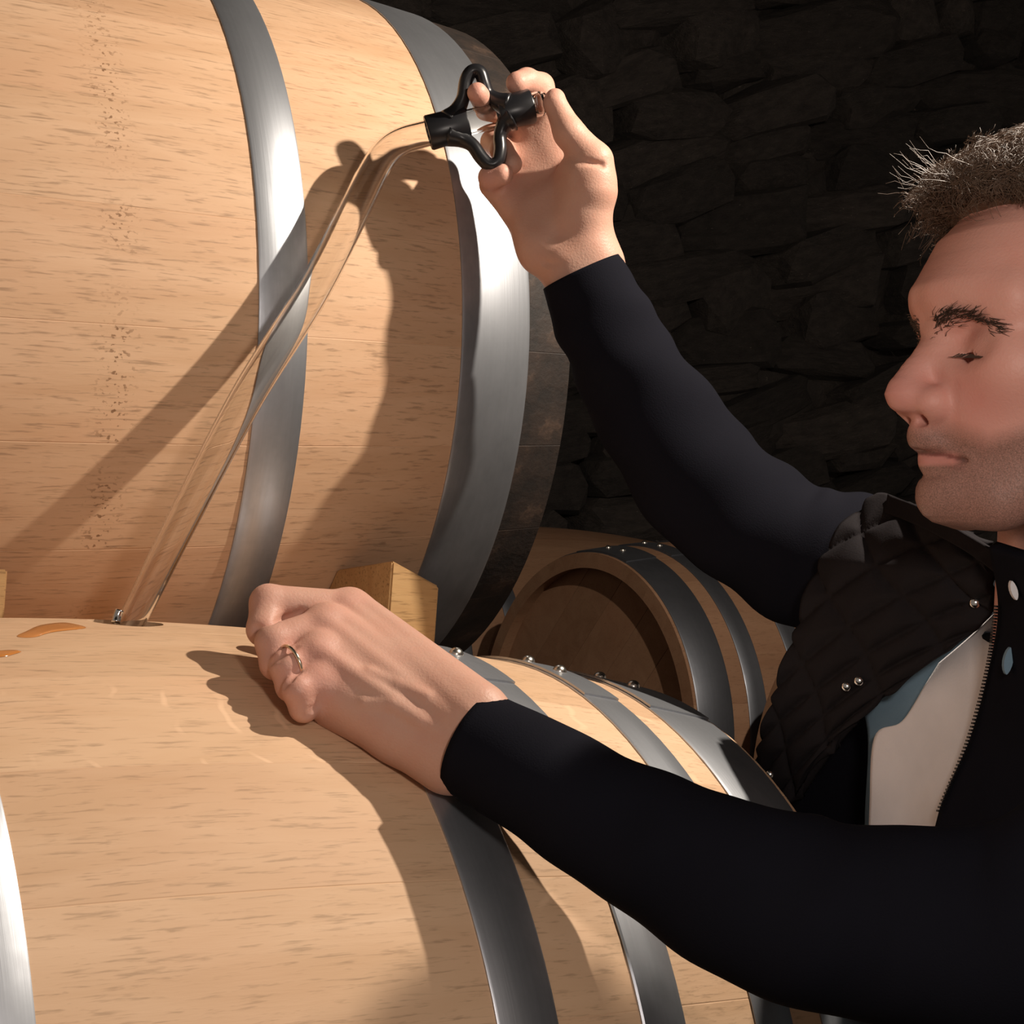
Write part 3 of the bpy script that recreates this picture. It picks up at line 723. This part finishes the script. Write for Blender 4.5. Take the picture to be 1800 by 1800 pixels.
def th_(V, c):
    f_, s_, u_ = V[:, 0], np.abs(V[:, 1]), V[:, 2]
    def bl(w, col, k): c[:, :3] = c[:, :3] * (1 - k * w[:, None]) + k * w[:, None] * np.array(col)
    bl(np.exp(-((f_ - .075) ** 2 / .022 ** 2 + (s_ - .036) ** 2 / .02 ** 2 + (u_ + .03) ** 2 / .02 ** 2)), (.70, .27, .22), .7)
    bl(np.exp(-((f_ - .11) ** 2 / .03 ** 2 + s_ ** 2 / .02 ** 2 + (u_ + .026) ** 2 / .018 ** 2)), (.68, .28, .24), .6)
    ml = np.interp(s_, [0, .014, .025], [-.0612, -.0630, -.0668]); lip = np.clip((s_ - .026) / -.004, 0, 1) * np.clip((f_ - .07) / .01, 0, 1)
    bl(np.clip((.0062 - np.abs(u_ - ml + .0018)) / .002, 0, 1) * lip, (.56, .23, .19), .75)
    bl(np.clip((.0017 - np.abs(u_ - ml)) / .0008, 0, 1) * lip, (.22, .07, .055), .9)  # shade of the mouth gap, painted as a dark line into the tint
    bl(np.exp(-((s_ - .033) ** 2 / .014 ** 2 + (u_ - .006) ** 2 / .007 ** 2)) * (f_ > .05), (.52, .23, .18), .5)
    # beard shadow area
    line = np.interp(f_, [-.02, .02, .05, .075, .092, .11], [.01, -.012, -.040, -.050, -.0400, -.0400])
    b = np.clip((line - u_) / .012, 0, 1) * np.clip((u_ + .125) / .02, 0, 1)
    b *= 1 - np.clip((.0045 - np.abs(u_ + .0655)) / .002, 0, 1) * np.clip((.022 - s_) / .004, 0, 1)
    c[:, 3] = b
    w = (((f_ - h2(1750, 714)[0]) ** 2 + (u_ - h2(1750, 714)[2]) ** 2 < .0018 ** 2) & (V[:, 1] > 0)).astype(float); bl(w, (.1, .04, .03), .9)
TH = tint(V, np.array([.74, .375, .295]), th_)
hV = V.copy(); Vw = HO + HK * (np.outer(V[:, 0], HF) + np.outer(V[:, 1], HS) + np.outer(V[:, 2], HU))
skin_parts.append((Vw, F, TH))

# --- hidden trunk and arms joining head and hands
RA = [(1022, 470, 1.250, .026), (1068, 575, 1.252, .031), (1130, 690, 1.254, .036), (1235, 850, 1.25, .041), (1375, 955, 1.24, .045), (1500, 1000, 1.225, .050), (1615, 1030, 1.215, .056)]
LA = [(822, 1302, .928, .027), (960, 1378, .905, .031), (1100, 1460, .885, .036), (1230, 1525, .870, .040), (1400, 1598, .855, .046), (1560, 1625, .845, .047), (1800, 1640, .825, .050), (2080, 1500, .80, .056), (2330, 1290, .79, .062)]
for L_ in (RA, LA):
    P_ = catmull([list(at(*q[:3])) + [q[3] * .72] for q in L_], 40); V, F = tube_data(P_[:, :3], P_[:, 3], 20); skin_parts.append((V, F, tint(V)))
FD = np.array([-.978, .196, 0]); SD = np.array([-.196, -.978, 0])
TS = [(.385, (.500, -.380), .055, .055), (.36, (.545, -.382), .155, .060), (.32, (.585, -.385), .198, .082), (.22, (.635, -.390), .190, .105), (.08, (.640, -.395), .172, .114), (-.08, (.665, -.40), .160, .112), (-.22, (.690, -.405), .172, .118), (-.30, (.70, -.408), .170, .115)]
def torso(scale, n=40, seg=48, z1=-9, wrk=0):
    S_ = [t for t in TS if t[0] >= z1]
    C_ = catmull([[t[1][0], t[1][1], t[0], t[2], t[3]] for t in S_], n); a = np.linspace(0, 2 * np.pi, seg, endpoint=False); V = []; F = []
    for i, c in enumerate(C_):
        ca, sa = np.cos(a), np.sin(a); ca = np.sign(ca) * np.abs(ca) ** .85; sa = np.sign(sa) * np.abs(sa) ** .85
        r = 1 + wrk * np.sin(5 * a + 9 * c[2] * 6) * np.sin(c[2] * 40 + 2 * a)
        V.append(c[:3] + np.outer(ca * (c[4] + scale) * r, FD) + np.outer(sa * (c[3] + scale) * r, SD))
    V = np.vstack(V)
    for i in range(n - 1):
        for j in range(seg): F.append((i * seg + j, (i + 1) * seg + j, (i + 1) * seg + (j + 1) % seg, i * seg + (j + 1) % seg))
    F.append(tuple(range(seg))); F.append(tuple((n - 1) * seg + j for j in reversed(range(seg)))); return V, F
V, F = torso(-.012); skin_parts.append((V, F, tint(V)))
V, F = merge(*[(v, [tuple(f) for f in fs]) for v, fs, _ in skin_parts])
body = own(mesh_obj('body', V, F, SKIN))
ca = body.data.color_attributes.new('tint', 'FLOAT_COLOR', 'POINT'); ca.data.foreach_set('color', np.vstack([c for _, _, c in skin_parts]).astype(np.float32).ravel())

# --- eyes, lashes, brows
for s_ in (-1, 1):
    c = hl(.0665, .0325 * s_, -.0035); bm = bmesh.new(); bmesh.ops.create_uvsphere(bm, u_segments=24, v_segments=16, radius=.0126); bmesh.ops.translate(bm, verts=bm.verts, vec=tuple(c)); e_ = own(bm_obj('eye', bm, EYE, smooth=True))
    gz = nrm(HF * .86 - HU * .42 + HS * .05); bm = bmesh.new(); bmesh.ops.create_uvsphere(bm, u_segments=20, v_segments=12, radius=.0062)
    for v in bm.verts: v.co.z *= .45
    rot = Vector(gz).to_track_quat('Z', 'Y').to_matrix().to_4x4(); bmesh.ops.transform(bm, matrix=Matrix.Translation(tuple(c + gz * .0104)) @ rot, verts=bm.verts)
    i_ = bm_obj('iris', bm, IRIS, smooth=True); i_.parent = e_
def strands(lines, r0, r1, seg=3):
    V = []; F = []; n = 0
    for P in lines:
        P = np.asarray(P); m = len(P); rr = np.linspace(r0, r1, m); T, N, B = frames(P); a = np.linspace(0, 2 * np.pi, seg, endpoint=False)
        for i in range(m): V.append(P[i] + rr[i] * (np.outer(np.cos(a), N[i]) + np.outer(np.sin(a), B[i])))
        for i in range(m - 1):
            for j in range(seg): F.append((n + i * seg + j, n + i * seg + (j + 1) % seg, n + (i + 1) * seg + (j + 1) % seg, n + (i + 1) * seg + j))
        n += m * seg
    return np.vstack(V), F
rs = np.random.RandomState(5)
def surf_f(s, u, lo=.03):      # front surface of the head at (s,u)
    m = (np.abs(hV[:, 1] - s) < .003) & (np.abs(hV[:, 2] - u) < .003) & (hV[:, 0] > lo)
    return hV[m, 0].max() if m.any() else .05
for s_ in (-1, 1):
    L_ = []
    for i in range(240):
        t = rs.rand(); s = (.008 + .045 * t); u = .0125 + .005 * math.sin(t * 2.6) - .016 * max(0, t - .45) + .0030 * rs.randn() * (1 - .5 * t); f_ = surf_f(s * s_, u)
        b = hl(f_ - .001, s * s_, u); d = nrm(HS * s_ * .8 - HF * .55 * t + HU * (.35 - .6 * t) + .25 * rs.randn(3)); ln = (.006 + .004 * rs.rand()) * (1 if s_ > 0 else .35)
        L_.append([b, b + d * ln * .5 + HF * .0012, b + d * ln + HF * .0004])
    own(mesh_obj('eyebrow', *strands(L_, .00030, .00008), BROW))
    L_ = []
    for i in range(34):
        t = i / 33; s = .0235 + .021 * t; f_ = surf_f(s * s_, -.0045); b = hl(f_ - .0012, s * s_, -.0050 - .003 * t)
        d = nrm(HF * .9 + HS * s_ * (t - .4) * .7 - HU * .45); L_.append([b, b + d * .004, b + d * .0068 + HU * .0012])
    own(mesh_obj('eyelashes', *strands(L_, .00026, .00008), BROW))

# --- hair: scalp cap and curly strands
m_ = 46; n2 = 30; V = []; F = []
hc = np.array([.004, 0, .036]); hr = np.array([.094, .080, .088])
def scalp(th, ph, k=1.0):       # th round the crown (0 = front), ph from crown
    return hc + hr * k * np.array([math.sin(ph) * math.cos(th), math.sin(ph) * math.sin(th), math.cos(ph)])
def phmax(th):
    a = abs((th + math.pi) % (2 * math.pi) - math.pi); return np.interp(a, [0, .5, .9, 1.25, 1.6, 2.0, 3.2], [.92, .95, 1.02, 1.12, 1.75, 2.1, 2.2])
for j in range(n2):
    for i in range(m_):
        th = 2 * math.pi * i / m_; jj = min(j, n2 - 3); ph = phmax(th) * (jj + .001) / (n2 - 3); k = 1.0 + (.03 + .02 * rs.randn()) * min(1, (n2 - 3 - jj) / 4) - .13 * (j - jj)
        p = scalp(th, ph, k); V.append(hl(*p))
for j in range(n2 - 1):
    for i in range(m_): F.append((j * m_ + i, (j + 1) * m_ + i, (j + 1) * m_ + (i + 1) % m_, j * m_ + (i + 1) % m_))
hair = own(mesh_obj('hair', V, F, HAIR))
L_ = []
for i in range(520):      # curly locks
    th = rs.uniform(-math.pi, math.pi); ph = phmax(th) * math.sqrt(rs.uniform(.0, 1)); p0_ = scalp(th, ph, 1.0); nrml = nrm((p0_ - hc) / hr ** 2)
    fr_ = max(0, math.cos(th)) * math.sin(ph)
    ln = .016 + .010 * rs.rand() + .016 * fr_; d = nrm(nrml * .55 + np.array([.55, .1, .10]) * (.3 + .7 * max(0, math.cos(th))) + .5 * rs.randn(3))
    if ph > 1.05: d = nrm(nrml * .3 + np.array([-.1, 0, -.8]) + .3 * rs.randn(3)); ln *= .5
    ax_ = nrm(np.cross(d, rs.randn(3))); ax2 = np.cross(d, ax_); rad = .0035 + .0040 * rs.rand(); w = rs.uniform(5, 11); bend = rs.randn(3) * .010
    for q_ in range(13):
        o_ = rs.randn(3) * .0022; dw = .5 * rs.randn(); rr = rad * (1 + .25 * rs.randn()); l2 = ln * (.8 + .35 * rs.rand()); P = []
        for t in np.linspace(0, 1, 9): P.append(hl(*(p0_ + o_ * (1 + .8 * t) + d * l2 * t * (1 - .3 * t) + bend * t * t + rr * t ** .5 * (ax_ * (math.cos((w + dw) * t) - 1) + ax2 * math.sin((w + dw) * t)))))
        L_.append(P)
for i in range(170):      # short curls along the hairline
    th = rs.uniform(-1.25, 1.25); ph = phmax(th) * rs.uniform(.86, 1.0); p0_ = scalp(th, ph, .97 + .05 * rs.rand()); d = nrm(np.array([.8 * math.cos(th), .5 * math.sin(th), -.10]) + .5 * rs.randn(3)); ax_ = nrm(np.cross(d, rs.randn(3))); ax2 = np.cross(d, ax_); rad = .003 + .003 * rs.rand(); w = rs.uniform(4, 9); ln = .010 + .008 * rs.rand()
    for q_ in range(12):
        o_ = rs.randn(3) * .0020; rr = rad * (1 + .25 * rs.randn()); P = []
        for t in np.linspace(0, 1, 8): P.append(hl(*(p0_ + o_ + d * ln * t + rr * t ** .5 * (ax_ * (math.cos(w * t) - 1) + ax2 * math.sin(w * t)))))
        L_.append(P)
for P in L_:       # keep the curls inside the shape of the haircut
    for i in range(len(P)):
        q_ = P[i] - HO; q_ = np.array([q_ @ HF, q_ @ HS, q_ @ HU]) / HK; e_ = (q_ - hc) / hr; k_ = np.linalg.norm(e_)
        fwd = max(0, e_[0] / k_); lim = 1.10 + .17 * fwd ** 2 + .03 * math.sin(9 * e_[0] + 7 * e_[1] + 5 * e_[2])
        if k_ > lim: q_ = hc + hr * e_ / k_ * (lim + .25 * (k_ - lim)); P[i] = hl(*q_)
for i in range(26):       # stray strands at the quiff
    p = np.array([.078 + .006 * rs.rand(), rs.uniform(-.02, .03), .088 + .014 * rs.rand()]); d = nrm([.9, .1 * rs.randn(), rs.uniform(-.25, .75)]); L_.append([hl(*(p + d * .034 * t + np.array([0, 0, rs.uniform(-.004, .006)]) * t * t)) for t in np.linspace(0, 1, 7)])
st = mesh_obj('hair_strands', *strands(L_, .00028, .00010), HAIR); st.parent = hair; st['kind'] = 'stuff'

# --- jacket: trunk + sleeves
def fold(i_, seed, amp):
    ph = np.random.RandomState(seed).rand(6) * 6.28
    def f(t, a): return amp * min(1, max(0, t - .03) * 9) * (np.sin(9 * t * 6.28 + 1.5 * np.sin(a + ph[0]) + ph[1]) * np.cos(a + ph[2]) * .6 + np.sin(17 * t + 2 * a + ph[3]) * .5 + .5 * np.sin(31 * t + 3 * a + ph[4]))
    return f
def sleeve(L_, seed, amp, extra):
    P_ = catmull([list(at(*q[:3])) + [r] for q, r in zip(L_, extra)], 90)
    V1, F1 = tube_data(P_[:, :3], P_[:, 3], 40, caps=False, disp=fold(0, seed, amp))
    V2, F2 = tube_data(P_[:8, :3], P_[:8, 3] - .0022, 40, caps=False, disp=fold(0, seed, amp)); n_ = len(V1)
    V_, F_ = merge((V1, F1), (V2, [tuple(reversed(f)) for f in F2]))
    for j in range(40):
        k = (j + 1) % 40; F_.append((j, n_ + j, n_ + k, k))
    return V_, F_
RS = [(1022, 478, 1.250), (1066, 575, 1.252), (1130, 695, 1.254), (1240, 850, 1.25), (1378, 958, 1.24), (1500, 1002, 1.225), (1615, 1035, 1.215)]
LS = [(831, 1306, .930), (962, 1378, .908), (1100, 1460, .888), (1235, 1530, .872), (1405, 1600, .857), (1570, 1622, .847), (1800, 1640, .825), (2080, 1500, .80), (2330, 1290, .79)]
own(mesh_obj('jacket_sleeve', *sleeve(RS, 3, .045, [.0330, .0392, .0450, .0515, .0545, .0570, .066]), NAVY))
own(mesh_obj('jacket_sleeve', *sleeve(LS, 4, .042, [.0318, .0345, .0390, .0435, .0505, .0525, .058, .066, .074]), NAVY))
V, F = torso(.004, wrk=.012); own(mesh_obj('jacket', V, F, NAVY))
# patch surfaces
def patch(rows, nu, nv, name, mat, thick=.004, quilt=None, par=None):
    G = np.array([[at(*p) for p in r] for r in rows]); A_ = np.array([catmull(r, nu) for r in G]); B_ = np.array([catmull(A_[:, i], nv) for i in range(nu)]).transpose(1, 0, 2)
    du = np.gradient(B_, axis=1); dv_ = np.gradient(B_, axis=0); N = np.cross(du, dv_); N /= np.linalg.norm(N, axis=2)[..., None] + 1e-9
    if (N * (CAM - B_)).sum() < 0: N = -N
    if quilt:
        U, W = np.meshgrid(np.linspace(0, 1, nu), np.linspace(0, 1, nv)); q = np.minimum(np.abs(np.sin(np.pi * (U * quilt[0] + W * quilt[1]))), np.abs(np.sin(np.pi * (U * quilt[0] - W * quilt[1] + .3))))
        B_ = B_ + N * (.0075 * np.sqrt(q))[..., None]
    V = np.vstack([B_.reshape(-1, 3), (B_ - N * thick).reshape(-1, 3)]); k = nu * nv; F = []
    for j in range(nv - 1):
        for i in range(nu - 1):
            a = j * nu + i; F.append((a, a + 1, a + nu + 1, a + nu)); F.append((k + a + nu, k + a + nu + 1, k + a + 1, k + a))
    bd = [j for j in range(nu)] + [j * nu + nu - 1 for j in range(1, nv)] + [(nv - 1) * nu + i for i in range(nu - 2, -1, -1)] + [j * nu for j in range(nv - 2, 0, -1)]
    for a, b in zip(bd, bd[1:] + bd[:1]): F.append((b, a, k + a, k + b))
    return own(mesh_obj(name, V, F, mat)), B_, N
vest, VB, VN = patch([[(1540, 872, 1.175), (1610, 890, 1.10), (1680, 925, 1.03), (1742, 952, .985)],
       [(1455, 975, 1.15), (1550, 985, 1.09), (1660, 1000, 1.03), (1746, 1020, .985)],
       [(1405, 1105, 1.16), (1500, 1095, 1.105), (1620, 1085, 1.05), (1738, 1085, 1.005)],
       [(1365, 1220, 1.19), (1440, 1210, 1.145), (1530, 1190, 1.10), (1640, 1162, 1.050)],
       [(1338, 1315, 1.22), (1385, 1315, 1.185), (1445, 1305, 1.15), (1525, 1243, 1.11)],
       [(1318, 1420, 1.25), (1350, 1425, 1.22), (1395, 1410, 1.19), (1432, 1345, 1.155)]], 70, 110, 'vest', VEST, .006, (2.6, 5.2))
# stand collar of the vest
patch([[(1560, 868, 1.13), (1620, 893, 1.065), (1690, 935, 1.00), (1742, 965, .965), (1765, 985, .955)], [(1555, 900, 1.12), (1625, 930, 1.052), (1690, 965, .995), (1740, 1000, .96), (1762, 1020, .95)]], 40, 10, 'vest_collar', VEST, .006)
patch([[(1400, 1150, 1.24), (1480, 1150, 1.22), (1570, 1150, 1.19)], [(1345, 1330, 1.28), (1450, 1330, 1.24), (1570, 1330, 1.20)], [(1330, 1520, 1.30), (1450, 1520, 1.25), (1570, 1520, 1.21)]], 20, 20, 'jacket_inside', NAVY, .004)
patch([[(1500, 1200, 1.125), (1660, 1140, 1.080), (1765, 1060, 1.035)], [(1525, 1290, 1.140), (1620, 1280, 1.095), (1725, 1250, 1.045)], [(1520, 1440, 1.15), (1600, 1450, 1.11), (1690, 1400, 1.06)], [(1520, 1600, 1.15), (1600, 1600, 1.11), (1690, 1560, 1.06)]], 30, 30, 'shirt', BLUE, .003)
patch([[(1650, 1165, 1.070), (1705, 1118, 1.045), (1758, 1068, 1.018)],
       [(1625, 1205, 1.075), (1685, 1185, 1.048), (1742, 1170, 1.020)],
       [(1585, 1268, 1.090), (1655, 1260, 1.058), (1722, 1255, 1.022)],
       [(1537, 1295, 1.110), (1620, 1330, 1.070), (1692, 1345, 1.025)],
       [(1528, 1420, 1.112), (1600, 1430, 1.072), (1655, 1440, 1.022)],
       [(1525, 1560, 1.112), (1590, 1560, 1.072), (1640, 1560, 1.022)]], 30, 44, 'lining', WHITE, .003)
near, NB, NN = patch([[(1738, 962, .915), (1830, 985, .865), (1950, 990, .82), (2150, 1060, .77)],
       [(1754, 1068, .955), (1830, 1090, .89), (1960, 1100, .83), (2200, 1150, .77)],
       [(1738, 1175, .985), (1820, 1190, .92), (1960, 1220, .87), (2250, 1300, .78)],
       [(1704, 1300, 1.005), (1800, 1320, .945), (1960, 1360, .87), (2250, 1450, .79)],
       [(1652, 1420, 1.005), (1770, 1450, .945), (1950, 1480, .88), (2200, 1600, .82)],
       [(1630, 1560, 1.005), (1760, 1600, .95), (1950, 1640, .90), (2200, 1750, .86)],
       [(1625, 1840, 1.00), (1760, 1850, .96), (1950, 1880, .92), (2200, 1950, .89)]], 40, 70, 'jacket_front', NAVY, .006)
# zip teeth along the open front edge
P = catmull([at(*q) for q in [(1755, 1066, .950), (1739, 1175, .981), (1705, 1300, 1.001), (1653, 1425, 1.001)]], 62)
bm = bmesh.new()
for p in P[::1]:
    m = Matrix.Translation(tuple(p - RT * .0012)) @ Matrix.Diagonal((.0024, .0018, .0012, 1)); bmesh.ops.create_cube(bm, size=1, matrix=m)
z_ = bm_obj('zip_teeth', bm, RUBBER); own(z_); z_['kind'] = 'stuff'
patch([[(1540, 1690, 1.03), (1590, 1690, 1.01), (1650, 1690, .99)], [(1545, 1780, 1.03), (1590, 1780, 1.00), (1640, 1780, .99)], [(1548, 1900, 1.03), (1590, 1900, 1.01), (1640, 1900, .99)]], 14, 14, 'shirt_hem', BLUE, .003)
# two openings between the jacket buttons where the shirt shows
def leaf(cx, cy, d, w, h, mat, tilt=0):
    V = []; n_ = 16
    for i in range(n_):
        t = 2 * math.pi * i / n_; x = w * math.sin(t) * abs(math.sin(t)) ** .4; y = h * math.cos(t); V.append(at(cx + x + tilt * y, cy + y, d))
    Vb = [v + FW * .004 for v in V]; F = [tuple(range(n_)), tuple(range(2 * n_ - 1, n_ - 1, -1))] + [(i, (i + 1) % n_, n_ + (i + 1) % n_, n_ + i) for i in range(n_)]
    return own(mesh_obj('shirt_gap', V + Vb, F, mat, smooth=False))
leaf(1783, 1038, .905, 6, 17, WHITE, .25); leaf(1773, 1162, .945, 8, 24, BLUE, -.15)
# snaps on the vest
def snap(px, py, d, r=.0045):
    c = at(px, py, d); bm = bmesh.new(); bmesh.ops.create_uvsphere(bm, u_segments=16, v_segments=8, radius=r)
    for v in bm.verts: v.co.z *= .4
    rot = Vector(tuple(nrm(CAM - c))).to_track_quat('Z', 'Y').to_matrix().to_4x4(); bmesh.ops.transform(bm, matrix=Matrix.Translation(tuple(c)) @ rot, verts=bm.verts)
    o = bm_obj('snap', bm, CHROME, smooth=True); own(o); o.parent = vest; o.matrix_parent_inverse = Matrix.Identity(4); return o
for q in ((1488, 1207, 1.112), (1510, 1197, 1.105), (1353, 1362, 1.19), (1714, 1060, 1.035)):
    c = at(q[0], q[1], 1.0); v = nrm(c - CAM); k = np.argmin(np.linalg.norm(np.cross(VB.reshape(-1, 3) - CAM, v), axis=1)); p = VB.reshape(-1, 3)[k]; snap(q[0], q[1], (p - CAM) @ FW - .003, .0034)
# ring on the left hand
q0, q1 = at(*jl['ring'][0][:3]), at(*jl['ring'][1][:3]); c = q0 * .12 + q1 * .88; d = nrm(q1 - q0); a = np.linspace(0, 2 * np.pi, 40); e1 = nrm(np.cross(d, FW)); e2 = np.cross(d, e1)
P = np.array([c + .0121 * (math.cos(t) * e1 + math.sin(t) * e2) for t in a]); own(mesh_obj('ring', *tube_data(P, .0011, 10, caps=False), GOLD))
# --- trousers and shoes
for s_ in (-1, 1):
    hip = np.array([.70, -.408, -.26]) + SD * .09 * s_; kn_ = hip + np.array([-.02, 0, -.40]) + SD * .01 * s_; an_ = kn_ + np.array([.06, 0, -.38])
    P = catmull([list(hip) + [.105], list(hip * .6 + kn_ * .4) + [.092], list(kn_) + [.068], list(kn_ * .55 + an_ * .45) + [.066], list(an_) + [.055]], 30); own(mesh_obj('trouser_leg', *tube_data(P[:, :3], P[:, 3], 24), JEANS))
    P = catmull([list(an_ + np.array([.05, 0, 0])) + [.030], list(an_ + np.array([.02, 0, -.015])) + [.046], list(an_ + np.array([-.06, .012, -.03])) + [.044], list(an_ + np.array([-.15, .03, -.045])) + [.036], list(an_ + np.array([-.19, .037, -.052])) + [.016]], 24)
    V, F = tube_data(P[:, :3], P[:, 3], 20, ref=(0, 0, 1)); V[:, 2] = np.maximum(V[:, 2], FLOOR + .001); own(mesh_obj('shoe', V, F, SHOE))
